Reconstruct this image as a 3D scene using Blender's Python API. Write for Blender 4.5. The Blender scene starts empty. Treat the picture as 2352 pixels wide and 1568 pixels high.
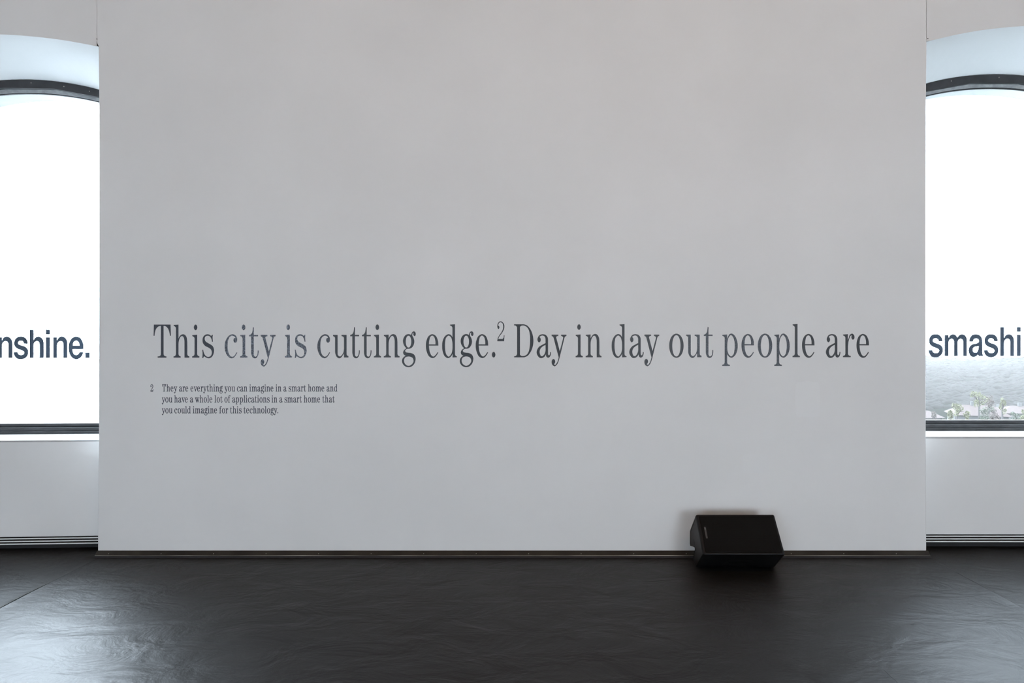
import bpy, bmesh, math, random
from mathutils import Vector, noise
S = bpy.context.scene
COL = S.collection
PI = math.pi

# ------------------------------------------------------------------ camera
F = 1552.5            # focal length in pixels of the 2352x1568 frame
CX, CY = 1211.0, 775.0  # vanishing point of the room axis
EYE, DIST = 1.455, 4.5
cam_d = bpy.data.cameras.new('camera'); cam = bpy.data.objects.new('camera', cam_d); COL.objects.link(cam)
cam_d.sensor_width = 36; cam_d.lens = F / 2352 * 36
cam_d.shift_x = (1176 - CX) / 2352; cam_d.shift_y = -(784 - CY) / 2352
cam.location = (0, -DIST, EYE); cam.rotation_euler = (PI/2, 0, 0)
cam_d.clip_end = 5000
S.camera = cam

# ------------------------------------------------------------------ look
S.view_settings.view_transform = 'Standard'; S.view_settings.look = 'None'
S.view_settings.gamma = 1; S.view_settings.use_curve_mapping = False
S.view_settings.exposure = 0.0
S.cycles.use_denoising = True
S.cycles.max_bounces = 10; S.cycles.diffuse_bounces = 6; S.cycles.glossy_bounces = 4
S.cycles.transparent_max_bounces = 12
S.cycles.sample_clamp_indirect = 150

# ------------------------------------------------------------------ sky: bright white overcast, glow around the veiled sun on the left
w = bpy.data.worlds.new('overcast_sky'); S.world = w; w.use_nodes = True
nt = w.node_tree; nt.nodes.clear()
tc = nt.nodes.new('ShaderNodeTexCoord')
dotn = nt.nodes.new('ShaderNodeVectorMath'); dotn.operation = 'DOT_PRODUCT'
sun_dir = Vector((-0.66, 1.0, 0.52)).normalized(); dotn.inputs[1].default_value = sun_dir
nt.links.new(tc.outputs['Generated'], dotn.inputs[0])
SKY_BASE, SKY_GLOW = 16.0, 34.0
mx0 = nt.nodes.new('ShaderNodeMath'); mx0.operation = 'MAXIMUM'; mx0.inputs[1].default_value = 0.0
nt.links.new(dotn.outputs['Value'], mx0.inputs[0])
pw = nt.nodes.new('ShaderNodeMath'); pw.operation = 'POWER'; pw.inputs[1].default_value = 7.0
nt.links.new(mx0.outputs[0], pw.inputs[0])
ma = nt.nodes.new('ShaderNodeMath'); ma.operation = 'MULTIPLY_ADD'; ma.inputs[1].default_value = SKY_GLOW; ma.inputs[2].default_value = SKY_BASE
nt.links.new(pw.outputs[0], ma.inputs[0])
bg = nt.nodes.new('ShaderNodeBackground'); bg.inputs['Color'].default_value = (0.76, 0.88, 1.0, 1)
nt.links.new(ma.outputs[0], bg.inputs['Strength'])
wo = nt.nodes.new('ShaderNodeOutputWorld'); nt.links.new(bg.outputs[0], wo.inputs['Surface'])
w.cycles.sampling_method = 'MANUAL'; w.cycles.sample_map_resolution = 256

def area(name, loc, rot, sx, sy, power, col, portal=False, spread=PI):
    l = bpy.data.lights.new(name, 'AREA'); l.shape = 'RECTANGLE'; l.size = sx; l.size_y = sy
    l.energy = power; l.color = col; l.spread = spread
    o = bpy.data.objects.new(name, l); o.location = loc; o.rotation_euler = rot; COL.objects.link(o)
    if portal: l.cycles.is_portal = True
    return o
# daylight through the tall windows on the far side of the room, behind the camera
area('rear_daylight', (3.6, -10.6, 1.3), (PI/2, 0, PI), 2.8, 2.1, 370, (0.785, 0.88, 1.0))
area('rear_daylight', (-3.6, -10.6, 1.3), (PI/2, 0, PI), 2.8, 2.1, 280, (0.70, 0.84, 1.0))
# warm gallery lamps under the ceiling
area('ceiling_lamp', (1.6, -4.2, 5.0), (math.radians(38), 0, 0), 3.2, 0.5, 28, (1.0, 0.53, 0.20))
area('ceiling_lamp', (-2.2, -4.2, 5.0), (math.radians(38), 0, 0), 2.0, 0.5, 14, (1.0, 0.53, 0.20))

# ------------------------------------------------------------------ helpers
def P(px, py, d):
    """point at camera distance d that the photo pixel shows"""
    return Vector(((px - CX) / F * d, d - DIST, EYE - (py - CY) / F * d))
def mat(name, col, rough=0.5, metal=0.0, spec=0.5, setup=None):
    m = bpy.data.materials.new(name); m.use_nodes = True
    b = m.node_tree.nodes['Principled BSDF']
    b.inputs['Base Color'].default_value = (*col, 1); b.inputs['Roughness'].default_value = rough
    b.inputs['Metallic'].default_value = metal; b.inputs['Specular IOR Level'].default_value = spec
    if setup: setup(m.node_tree, b)
    return m
def N(t, kind, **kw):
    n = t.nodes.new(kind)
    for k, v in kw.items():
        if k in n.inputs.keys() if isinstance(k, str) else False: n.inputs[k].default_value = v
        else: setattr(n, k, v)
    return n
def noisebump(t, b, scale, strength, dist=0.001, detail=4, sc=(1,1,1), rot=0):
    c = N(t, 'ShaderNodeTexCoord'); mp = N(t, 'ShaderNodeMapping'); mp.inputs['Scale'].default_value = sc
    mp.inputs['Rotation'].default_value = (0, 0, rot)
    t.links.new(c.outputs['Object'], mp.inputs[0])
    n = N(t, 'ShaderNodeTexNoise'); n.inputs['Scale'].default_value = scale; n.inputs['Detail'].default_value = detail
    t.links.new(mp.outputs[0], n.inputs['Vector'])
    bp = N(t, 'ShaderNodeBump'); bp.inputs['Strength'].default_value = strength; bp.inputs['Distance'].default_value = dist
    t.links.new(n.outputs['Fac'], bp.inputs['Height']); t.links.new(bp.outputs[0], b.inputs['Normal'])
    return mp, n, bp
def colnoise(t, b, c1, c2, scale, detail=3, lo=0.35, hi=0.65, sc=(1,1,1)):
    c = N(t, 'ShaderNodeTexCoord'); mp = N(t, 'ShaderNodeMapping'); mp.inputs['Scale'].default_value = sc
    t.links.new(c.outputs['Object'], mp.inputs[0])
    n = N(t, 'ShaderNodeTexNoise'); n.inputs['Scale'].default_value = scale; n.inputs['Detail'].default_value = detail
    t.links.new(mp.outputs[0], n.inputs['Vector'])
    r = N(t, 'ShaderNodeValToRGB'); r.color_ramp.elements[0].position = lo; r.color_ramp.elements[1].position = hi
    r.color_ramp.elements[0].color = (*c1, 1); r.color_ramp.elements[1].color = (*c2, 1)
    t.links.new(n.outputs['Fac'], r.inputs[0]); t.links.new(r.outputs[0], b.inputs['Base Color'])
    return n, r
def obj(name, bm, m, parent=None, smooth=False, loc=None):
    me = bpy.data.meshes.new(name)
    if isinstance(bm, bmesh.types.BMesh):
        bmesh.ops.recalc_face_normals(bm, faces=bm.faces); bm.to_mesh(me); bm.free()
    else:
        me.from_pydata(*bm); me.update()
    o = bpy.data.objects.new(name, me); COL.objects.link(o)
    if m: me.materials.append(m)
    if smooth:
        for p in me.polygons: p.use_smooth = True
    if parent: o.parent = parent
    if loc: o.location = loc
    return o
def tag(o, label=None, cat=None, group=None, kind=None):
    if label: o['label'] = label
    if cat: o['category'] = cat
    if group: o['group'] = group
    if kind: o['kind'] = kind
    return o
def empty(name, loc=(0,0,0), rz=0):
    o = bpy.data.objects.new(name, None); o.location = loc; o.rotation_euler = (0,0,rz); COL.objects.link(o)
    o.empty_display_size = 0.1
    return o
def struct(o): o['kind'] = 'structure'; return o
def box(bm, x0, x1, y0, y1, z0, z1):
    vs = [bm.verts.new((x, y, z)) for x in (x0, x1) for y in (y0, y1) for z in (z0, z1)]
    for f in ((0,1,3,2),(4,6,7,5),(0,4,5,1),(2,3,7,6),(0,2,6,4),(1,5,7,3)):
        bm.faces.new([vs[i] for i in f])
    return vs
def bevel(bm, w, seg=2, edges=None):
    bmesh.ops.bevel(bm, geom=edges or list(bm.edges), offset=w, segments=seg, affect='EDGES', profile=0.5)
def strip(bm, A, B):
    va = [bm.verts.new(p) for p in A]; vb = [bm.verts.new(p) for p in B]
    for i in range(len(A)-1): bm.faces.new((va[i], va[i+1], vb[i+1], vb[i]))

# ------------------------------------------------------------------ materials
def plaster_setup(t, b):
    noisebump(t, b, 9, 0.10, 0.004, 5)
    colnoise(t, b, (0.80, 0.795, 0.785), (0.84, 0.835, 0.825), 1.3, 4)
M_PLASTER = mat('white_plaster', (0.82, 0.815, 0.805), 0.62, setup=plaster_setup, spec=0.35)
def pier_setup(t, b):
    noisebump(t, b, 7, 0.08, 0.004, 5)
    n, r = colnoise(t, b, (0.795, 0.79, 0.78), (0.835, 0.83, 0.82), 1.1, 5)
M_PIER = mat('painted_wall', (0.82, 0.815, 0.805), 0.55, setup=pier_setup, spec=0.4)
M_PATCH = mat('touched_up_paint', (0.829, 0.826, 0.820), 0.6, spec=0.3, setup=lambda t, b: noisebump(t, b, 30, 0.1, 0.001))
M_REVEAL = mat('white_reveal', (0.84, 0.85, 0.85), 0.6, spec=0.3, setup=lambda t, b: noisebump(t, b, 12, 0.08, 0.003))
M_SILL = mat('white_sill', (0.46, 0.46, 0.46), 0.35, spec=0.5, setup=lambda t, b: noisebump(t, b, 14, 0.04, 0.002))
M_CEIL = mat('ceiling_paint', (0.50, 0.42, 0.36), 0.8, setup=lambda t, b: noisebump(t, b, 9, 0.08, 0.003))
M_DARK = mat('black_recess', (0.012, 0.012, 0.013), 0.7, setup=lambda t, b: noisebump(t, b, 30, 0.2, 0.001))
M_STONE = mat('outer_wall_render', (0.72, 0.73, 0.73), 0.8, setup=lambda t, b: noisebump(t, b, 25, 0.4, 0.004))
M_SLATE = mat('slate_sill', (0.10, 0.10, 0.105), 0.7, setup=lambda t, b: noisebump(t, b, 25, 0.3, 0.003))
def metal_setup(t, b):
    colnoise(t, b, (0.030, 0.031, 0.034), (0.042, 0.043, 0.047), 14, 5)
M_FRAME = mat('dark_grey_frame', (0.055, 0.057, 0.065), 0.5, 0.0, 0.35, setup=metal_setup)
M_BEAD = mat('pale_grey_bead', (0.30, 0.31, 0.315), 0.5, setup=lambda t, b: colnoise(t, b, (0.24, 0.25, 0.255), (0.36, 0.37, 0.37), 25))
M_GASKET = mat('black_gasket', (0.015, 0.015, 0.018), 0.6)
def bronze_setup(t, b):
    colnoise(t, b, (0.014, 0.012, 0.009), (0.032, 0.028, 0.021), 7, 4, sc=(1, 1, 1))
M_BRONZE = mat('bronze_metal', (0.04, 0.035, 0.025), 0.5, 0.2, 0.4, setup=bronze_setup)
def lip_setup(t, b):
    colnoise(t, b, (0.06, 0.05, 0.04), (0.62, 0.56, 0.46), 1.7, 3, 0.40, 0.72)  # pale noise paints the wavering highlight into the lip colour
M_LIP = mat('metal_edge_highlight', (0.3, 0.27, 0.2), 0.28, 0.8, 0.8, setup=lip_setup)
M_SCREW = mat('screw_steel', (0.45, 0.43, 0.38), 0.3, 0.9)

def floor_setup(t, b):
    c = N(t, 'ShaderNodeTexCoord')
    # creases and undulation of the sheet
    mp1 = N(t, 'ShaderNodeMapping'); mp1.inputs['Scale'].default_value = (1.9, 3.2, 1); mp1.inputs['Rotation'].default_value = (0, 0, 0.25)
    t.links.new(c.outputs['Object'], mp1.inputs[0])
    n1 = N(t, 'ShaderNodeTexNoise'); n1.inputs['Scale'].default_value = 1.6; n1.inputs['Detail'].default_value = 6; n1.inputs['Roughness'].default_value = 0.55
    n1.inputs['Distortion'].default_value = 0.6
    t.links.new(mp1.outputs[0], n1.inputs['Vector'])
    mp2 = N(t, 'ShaderNodeMapping'); mp2.inputs['Scale'].default_value = (10, 22, 1); mp2.inputs['Rotation'].default_value = (0, 0, 0.3)
    t.links.new(c.outputs['Object'], mp2.inputs[0])
    n2 = N(t, 'ShaderNodeTexNoise'); n2.inputs['Scale'].default_value = 1.3; n2.inputs['Detail'].default_value = 5
    t.links.new(mp2.outputs[0], n2.inputs['Vector'])
    n3 = N(t, 'ShaderNodeTexNoise'); n3.inputs['Scale'].default_value = 130; n3.inputs['Detail'].default_value = 3
    t.links.new(c.outputs['Object'], n3.inputs['Vector'])
    b1 = N(t, 'ShaderNodeBump'); b1.inputs['Strength'].default_value = 0.75; b1.inputs['Distance'].default_value = 0.019
    b2 = N(t, 'ShaderNodeBump'); b2.inputs['Strength'].default_value = 0.28; b2.inputs['Distance'].default_value = 0.0022
    b3 = N(t, 'ShaderNodeBump'); b3.inputs['Strength'].default_value = 0.35; b3.inputs['Distance'].default_value = 0.0005
    t.links.new(n1.outputs['Fac'], b1.inputs['Height']); t.links.new(n2.outputs['Fac'], b2.inputs['Height']); t.links.new(n3.outputs['Fac'], b3.inputs['Height'])
    t.links.new(b1.outputs[0], b2.inputs['Normal']); t.links.new(b2.outputs[0], b3.inputs['Normal']); t.links.new(b3.outputs[0], b.inputs['Normal'])
    # scuffs
    n4 = N(t, 'ShaderNodeTexNoise'); n4.inputs['Scale'].default_value = 1.1; n4.inputs['Detail'].default_value = 7
    t.links.new(c.outputs['Object'], n4.inputs['Vector'])
    r = N(t, 'ShaderNodeValToRGB'); r.color_ramp.elements[0].position = 0.3; r.color_ramp.elements[1].position = 0.75
    r.color_ramp.elements[0].color = (0.0065, 0.0065, 0.007, 1); r.color_ramp.elements[1].color = (0.012, 0.012, 0.0125, 1)
    t.links.new(n4.outputs['Fac'], r.inputs[0]); t.links.new(r.outputs[0], b.inputs['Base Color'])
    mr = N(t, 'ShaderNodeMapRange'); mr.inputs['To Min'].default_value = 0.43; mr.inputs['To Max'].default_value = 0.54
    t.links.new(n4.outputs['Fac'], mr.inputs['Value']); t.links.new(mr.outputs[0], b.inputs['Roughness'])
M_FLOOR = mat('black_floor_sheet', (0.025, 0.025, 0.026), 0.42, spec=0.27, setup=floor_setup)

def vinyl(name, col, sheen=None):  # second colour speckles painted reflections over the vinyl
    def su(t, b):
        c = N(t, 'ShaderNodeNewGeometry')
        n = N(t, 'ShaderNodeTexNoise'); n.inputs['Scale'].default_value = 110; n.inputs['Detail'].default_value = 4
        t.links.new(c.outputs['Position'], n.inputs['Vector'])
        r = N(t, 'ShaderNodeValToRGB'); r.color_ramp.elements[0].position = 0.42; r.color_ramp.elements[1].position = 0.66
        r.color_ramp.elements[0].color = (*col, 1); r.color_ramp.elements[1].color = (*(sheen or [min(1, x*1.25) for x in col]), 1)
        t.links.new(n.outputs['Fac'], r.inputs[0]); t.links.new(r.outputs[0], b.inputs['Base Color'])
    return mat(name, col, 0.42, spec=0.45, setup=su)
M_VINYL = vinyl('black_vinyl', (0.026, 0.029, 0.034))
M_VINYL_SHEEN = vinyl('speckled_sheen_vinyl', (0.045, 0.055, 0.075), (0.22, 0.25, 0.30))  # pale speckle is reflection on glossy letters, put into the colour
M_VINYL_COOL = vinyl('bluish_sheen_vinyl', (0.040, 0.046, 0.060))  # sheen on the first word, painted as a bluer base tone
M_VINYL_HALF = vinyl('faint_sheen_vinyl', (0.032, 0.037, 0.046), (0.085, 0.10, 0.125))  # weaker version of the painted reflections
M_VINYL_SMALL = vinyl('small_black_vinyl', (0.046, 0.055, 0.075))
M_VINYL_GLASS = vinyl('window_vinyl', (0.035, 0.055, 0.085))

def glass_mat():
    m = bpy.data.materials.new('window_glass'); m.use_nodes = True; t = m.node_tree; t.nodes.clear()
    tr = N(t, 'ShaderNodeBsdfTransparent'); tr.inputs[0].default_value = (0.955, 0.97, 0.965, 1)
    gl = N(t, 'ShaderNodeBsdfGlossy'); gl.inputs['Roughness'].default_value = 0.0
    lw = N(t, 'ShaderNodeLayerWeight'); lw.inputs['Blend'].default_value = 0.5     # facing = 1 - cos; Schlick for both sides of a thin pane
    p5 = N(t, 'ShaderNodeMath', operation='POWER'); p5.inputs[1].default_value = 5.0; t.links.new(lw.outputs['Facing'], p5.inputs[0])
    fr = N(t, 'ShaderNodeMath', operation='MULTIPLY_ADD'); fr.inputs[1].default_value = 0.92; fr.inputs[2].default_value = 0.07; t.links.new(p5.outputs[0], fr.inputs[0])
    mx = N(t, 'ShaderNodeMixShader'); o = N(t, 'ShaderNodeOutputMaterial')
    t.links.new(fr.outputs[0], mx.inputs[0]); t.links.new(tr.outputs[0], mx.inputs[1]); t.links.new(gl.outputs[0], mx.inputs[2])
    t.links.new(mx.outputs[0], o.inputs['Surface'])
    return m
M_GLASS = glass_mat()

# ------------------------------------------------------------------ room shell
ZC = 5.2                       # ceiling
XL, XR, YB = -6.4, 6.4, -10.9
YA, YF, YO = 0.15, 0.45, 0.70  # apron face, window frame, outer face (behind the wall plane)
PEDGE = [(-2.849, 2.655)]      # pier edges
def arc(xc, half, zc, R, y, n=24):
    out = []
    for i in range(n + 1):
        d = -half + 2 * half * i / n
        out.append(Vector((xc + d, y, zc - (R - math.sqrt(R*R - d*d)))))
    return out
def skew(bay, p):
    if bay['skew'] and p.y > 0.02: p.y -= bay['skew'] * (bay['edge'] - p.x)
    return p
BAYS = [
 dict(n=1, side='left', xc=-3.625, half=0.776, edge=-2.849, zf=3.474, Rf=3.6, zb=3.330, Rb=1.97, zo=3.272, Ro=1.95, sill=0.7535, ap=YA, skew=0.05),
 dict(n=2, side='right', xc=3.435, half=0.780, edge=2.655, zf=3.530, Rf=2.85, zb=3.384, Rb=1.97, zo=3.318, Ro=1.95, sill=0.7727, ap=YA+0.01, skew=0.0),
]
def front_wall_side(b):
    bm = bmesh.new()
    L = b['side'] == 'left'
    xc, h = b['xc'], b['half']
    A = arc(xc, h, b['zf'], b['Rf'], 0)
    if L: A[-1].x = -2.842
    else: A[0].x = 2.645
    # face above the arch; joint with the pier cladding is 3 mm wide
    x_out = XL if L else XR
    x_in = -2.8651 if L else 2.658
    top = [Vector((p.x, 0, ZC)) for p in A]
    if L: A2 = A[:-1] + [Vector((x_in, 0, A[-1].z + 0.003))]; top[-1].x = x_in
    else: A2 = [Vector((x_in, 0, A[0].z + 0.006))] + A[1:]; top[0].x = x_in
    strip(bm, A2, top)
    xo = xc - h if L else xc + h
    e = A[0] if L else A[-1]
    strip(bm, [Vector((x_out, 0, 0)), Vector((xo, 0, 0))], [Vector((x_out, 0, e.z)), Vector((xo, 0, e.z))])
    strip(bm, [Vector((x_out, 0, e.z)), Vector((xo, 0, e.z))], [Vector((x_out, 0, ZC)), Vector((xo, 0, ZC))])
    # outer face of the wall
    O = arc(xc, h - 0.05, b['zo'], b['Ro'], YO)
    Ot = [Vector((p.x, YO, ZC)) for p in O]
    strip(bm, O, Ot)
    for s, pe in ((-1, O[0]), (1, O[-1])):
        xe = (x_out if (s < 0) == L else (0.0))
        strip(bm, [Vector((xe, YO, -1)), Vector((pe.x, YO, -1))], [Vector((xe, YO, ZC)), Vector((pe.x, YO, ZC))])
    strip(bm, [Vector((O[0].x, YO, -1)), Vector((O[-1].x, YO, -1))], [Vector((O[0].x, YO, b['sill'] + 0.02)), Vector((O[-1].x, YO, b['sill'] + 0.02))])
    o = struct(obj('wall_front_' + b['side'], bm, M_PLASTER))
    # reveal: the splayed white lining between wall plane and frame
    bm = bmesh.new()
    B = arc(xc, h, b['zb'], b['Rb'], YF)
    if L: B[-1].x = -2.842
    else: B[0].x = 2.645
    B = [skew(b, p) for p in B]
    n = 8
    prev = A
    for k in range(1, n + 1):
        s = k / n
        cur = [A[i].lerp(B[i], s) for i in range(len(A))]
        strip(bm, prev, cur); prev = cur
    for i in (0, -1):
        a, bb = A[i], B[i]
        strip(bm, [Vector((a.x, 0, 0)), Vector((bb.x, bb.y, 0))], [a, bb])
    bmesh.ops.remove_doubles(bm, verts=bm.verts, dist=1e-5)
    r = obj('reveal', bm, M_REVEAL, o, smooth=False)
    # outer reveal beyond the glass
    bm = bmesh.new()
    I = [skew(b, p) for p in arc(xc, h - 0.05, b['zo'], b['Ro'], YF + 0.07)]
    strip(bm, I, O)
    for i in (0, -1):
        strip(bm, [Vector((I[i].x, I[i].y, b['sill'])), Vector((O[i].x, YO, b['sill'] + 0.02))], [I[i], O[i]])
    obj('outer_reveal', bm, M_STONE, o)
    bm = bmesh.new()
    strip(bm, [Vector((I[0].x, I[0].y, b['sill'] + 0.045)), Vector((I[-1].x, I[-1].y, b['sill'] + 0.045))], [Vector((O[0].x, YO + 0.03, b['sill'] + 0.02)), Vector((O[-1].x, YO + 0.03, b['sill'] + 0.02))])
    obj('outer_sill', bm, M_SLATE, o)
    return o
def apron(b, w):
    """wall under the window, the sill on it"""
    xc, h, z = b['xc'], b['half'], b['sill']
    x0, x1 = xc - h + 0.001, xc + h - 0.001
    zb = 0.098 if b['n'] == 2 else 0.093
    bm = bmesh.new(); vs = box(bm, x0, x1, b['ap'], b['ap'] + 0.06, zb, z - 0.012)
    for v in bm.verts: v.co = skew(b, v.co.copy())
    bevel(bm, 0.002, 1)
    obj('apron_panel', bm, M_PLASTER, w)
    bm = bmesh.new(); box(bm, x0, x1, b['ap'] - 0.001, YF + 0.01, z - 0.012, z)
    for v in bm.verts: v.co = skew(b, v.co.copy())
    bevel(bm, 0.002, 1)
    obj('window_sill', bm, M_SILL, w)
    # slatted outlet of the convector below
    g = empty('convector_grille', (xc, b['ap'], 0))
    tag(g, 'white three-slat heater outlet at floor level under the %s window' % b['side'], 'heater grille', 'heater outlets under the windows')
    for k in range(3):
        bm = bmesh.new(); zt = zb - 0.0085 - k * 0.0182
        box(bm, x0, x1, b['ap'] - 0.001, b['ap'] + 0.005, zt - 0.0080, zt - 0.0003)
        for v in bm.verts: v.co = skew(b, v.co.copy()) - Vector((xc, b['ap'], 0))
        bevel(bm, 0.0012, 1)
        obj('slat', bm, M_REVEAL, g)
    bm = bmesh.new(); box(bm, x0, x1, b['ap'] + 0.052, b['ap'] + 0.06, 0.0, zb)
    for v in bm.verts: v.co = skew(b, v.co.copy()) - Vector((xc, b['ap'], 0))
    obj('backing', bm, M_DARK, g)
def rail(bm, b, x0, x1, y0, y1, z0, z1):
    n0 = len(bm.verts); box(bm, x0, x1, y0, y1, z0, z1)
def window(b):
    xc, h, z = b['xc'], b['half'], b['sill']
    win = empty('window_%d' % b['n'], (xc, YF, z)); win['kind'] = 'structure'
    o0 = Vector((xc, YF, z))
    def put(name, bm, m):
        for v in bm.verts: v.co = skew(b, v.co.copy()) - o0
        return obj(name, bm, m, win)
    # arched head with jambs
    n = 24
    out = arc(xc, h - 0.001, b['zb'] - 0.001, b['Rb'], YF, n)
    th = 0.056
    # inner outline is made of straight pieces
    br = [-0.72, -0.52, -0.18, 0.18, 0.52, 0.72]
    R2 = b['Rb'] + 0.05
    def zin(d, off): return b['zb'] - off - (R2 - math.sqrt(R2*R2 - d*d))
    def zpoly(d):
        for i in range(len(br)-1):
            if br[i] <= d <= br[i+1] + 1e-9:
                s = (d - br[i]) / (br[i+1] - br[i]); return zin(br[i], th) * (1-s) + zin(br[i+1], th) * s
    ds = [-0.72 + 1.44 * i / 72 for i in range(73)]
    bm = bmesh.new()
    def zo(d): return b['zb'] - 0.001 - (b['Rb'] - math.sqrt(b['Rb']**2 - d*d))
    def pr(y, f, dd=ds): return [Vector((xc + d, y, f(d))) for d in dd]
    rng = random.Random(5 + b['n'])
    wob = {d: 0.0012 * noise.noise(Vector((d * 9, b['n'] * 7.1, 0))) for d in ds}
    strip(bm, pr(YF, lambda d: zo(d) + wob[d] - 0.001), pr(YF, zpoly))
    strip(bm, pr(YF, zpoly), pr(YF + 0.07, zpoly))
    strip(bm, pr(YF + 0.07, zpoly), pr(YF + 0.07, zo))
    for s in (-1, 1):
        xa, xb = (xc + s * (h - 0.001), xc + s * 0.72)
        x0, x1 = min(xa, xb), max(xa, xb)
        zt = zo(h - 0.001)
        box(bm, x0, x1, YF, YF + 0.07, z, zt - 0.001)
        strip(bm, [Vector((x0, YF, zt - 0.001)), Vector((x1, YF, zt - 0.001))], [Vector((x0, YF, zo(x0 - xc))), Vector((x1, YF, zo(x1 - xc)))])
    put('frame', bm, M_FRAME)
    # pale bead that follows the pieces, smooth lower edge, with a dark gasket under it
    bm = bmesh.new()
    zl = lambda d: zin(d, th + 0.024)
    strip(bm, pr(YF + 0.030, zpoly), pr(YF + 0.040, lambda d: min(zl(d), zpoly(d) - 0.004)))
    strip(bm, pr(YF + 0.040, lambda d: min(zl(d), zpoly(d) - 0.004)), pr(YF + 0.068, lambda d: min(zl(d), zpoly(d) - 0.004)))
    put('glazing_bead', bm, M_BEAD)
    bm = bmesh.new()
    strip(bm, pr(YF + 0.050, lambda d: zl(d) + 0.003), pr(YF + 0.052, lambda d: zl(d) - 0.006))
    strip(bm, pr(YF + 0.052, lambda d: zl(d) - 0.006), pr(YF + 0.068, lambda d: zl(d) - 0.006))
    put('gasket', bm, M_GASKET)
    # stepped bottom rail
    x0, x1 = xc - h + 0.002, xc + h - 0.002
    for nm, y0, za, zb_, m in (('bottom_rail', 0.0, 0.0, 0.021, M_FRAME), ('bottom_rail', 0.012, 0.0215, 0.046, M_FRAME), ('bottom_rail', 0.034, 0.050, 0.073, M_FRAME)):
        bm = bmesh.new(); box(bm, x0, x1, YF + y0, YF + 0.07, z + za, z + zb_); bevel(bm, 0.0025, 2)
        put(nm, bm, m)
    bm = bmesh.new(); box(bm, x0, x1, YF + 0.040, YF + 0.07, z + 0.045, z + 0.051); put('gasket', bm, M_GASKET)
    # screws in the head
    for d, dz in ((-0.33, 0.022), (0.02, 0.024), (0.25, 0.03), (0.43, 0.03)):
        bm = bmesh.new(); bmesh.ops.create_uvsphere(bm, u_segments=8, v_segments=5, radius=0.0035)
        bmesh.ops.translate(bm, verts=bm.verts, vec=(xc + d, YF - 0.0003, zo(d) - dz))
        put('screw', bm, M_SCREW)
    # pane
    bm = bmesh.new()
    top = pr(YF + 0.056, lambda d: zl(d) + 0.004)
    strip(bm, top, [Vector((p.x, p.y, z + 0.06)) for p in top])
    put('glass_pane', bm, M_GLASS)
    return win
for b in BAYS:
    w_ = front_wall_side(b); apron(b, w_); window(b)
    area('window_portal', (b['xc'], YO + 0.05, 2.05), (-PI/2, 0, 0), 1.6, 2.8, 1, (1, 1, 1), portal=True)

# the broad pier between the two windows
L_ = [(-2.8645, ZC), (-2.8645, 3.413), (-2.8535, 3.397), (-2.8535, 3.0), (-2.8560, 0.80), (-2.8620, 0.0375)]
R_ = [(2.6565, ZC), (2.6565, 3.436), (2.6585, 3.415), (2.6575, 2.85), (2.6570, 0.80), (2.6600, 0.0375)]
bm = bmesh.new()
def edge_at(E, z):
    for i in range(len(E) - 1):
        if E[i][1] >= z >= E[i+1][1]:
            s = (E[i][1] - z) / (E[i][1] - E[i+1][1]); return E[i][0] * (1 - s) + E[i+1][0] * s
    return E[-1][0]
zs = sorted(set([e[1] for e in L_] + [e[1] for e in R_]), reverse=True)
rows = []
CR = 0.010
for z in zs:
    xl, xr = edge_at(L_, z), edge_at(R_, z); CR = 0.010 if z < 3.38 else 0.0012
    row = [(xl + 0.05, 0.60), (xl + 0.02, 0.12)]
    for a in range(5):
        t_ = a / 4 * PI / 2; row.append((xl + CR - CR * math.cos(t_), CR - CR * math.sin(t_)))
    for a in range(5):
        t_ = PI/2 - a / 4 * PI / 2; row.append((xr - CR + CR * math.cos(t_), CR - CR * math.sin(t_)))
    row += [(xr - 0.02, 0.12), (xr - 0.05, 0.60)]
    rows.append([bm.verts.new((x, y, z)) for x, y in row])
for a, b2 in zip(rows, rows[1:]):
    for i in range(len(a) - 1): bm.faces.new((a[i], a[i+1], b2[i+1], b2[i]))
bm.faces.new([v for v in rows[-1]])
pier = struct(obj('wall_front', bm, M_PIER))
# touched-up paint patches and nail holes
def patch(px0, py0, px1, py1, d=DIST - 0.0006):
    a, c = P(px0, py0, d), P(px1, py1, d); bm = bmesh.new()
    n = 20; vs = []
    for i in range(n):
        t_ = 2 * PI * i / n; cx, cz = (a.x + c.x) / 2, (a.z + c.z) / 2
        e = 0.35; ux = math.copysign(abs(math.cos(t_)) ** e, math.cos(t_)); uz = math.copysign(abs(math.sin(t_)) ** e, math.sin(t_))
        k = 1 + 0.08 * noise.noise(Vector((px0, i * 0.9, 1)))
        vs.append(bm.verts.new((cx + ux * k * (c.x - a.x) / 2, a.y, cz + uz * k * (a.z - c.z) / 2)))
    bm.faces.new(vs)
    r = bmesh.ops.extrude_face_region(bm, geom=list(bm.faces))
    bmesh.ops.translate(bm, verts=[v for v in r['geom'] if isinstance(v, bmesh.types.BMVert)], vec=(0, 0.0008, 0))
    o = obj('paint_patch', bm, M_PATCH, pier)
for q in ((1705, 1042, 1766, 1086), (1826, 876, 1884, 958)): patch(*q)
for q in ((222.3, 89.5), (2131.2, 88.5)):
    bm = bmesh.new(); bmesh.ops.create_uvsphere(bm, u_segments=8, v_segments=5, radius=0.004)
    obj('nail_hole', bm, M_DARK, pier, loc=P(q[0], q[1], DIST - 0.0005) + Vector((0, 0.002, 0)))

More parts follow.
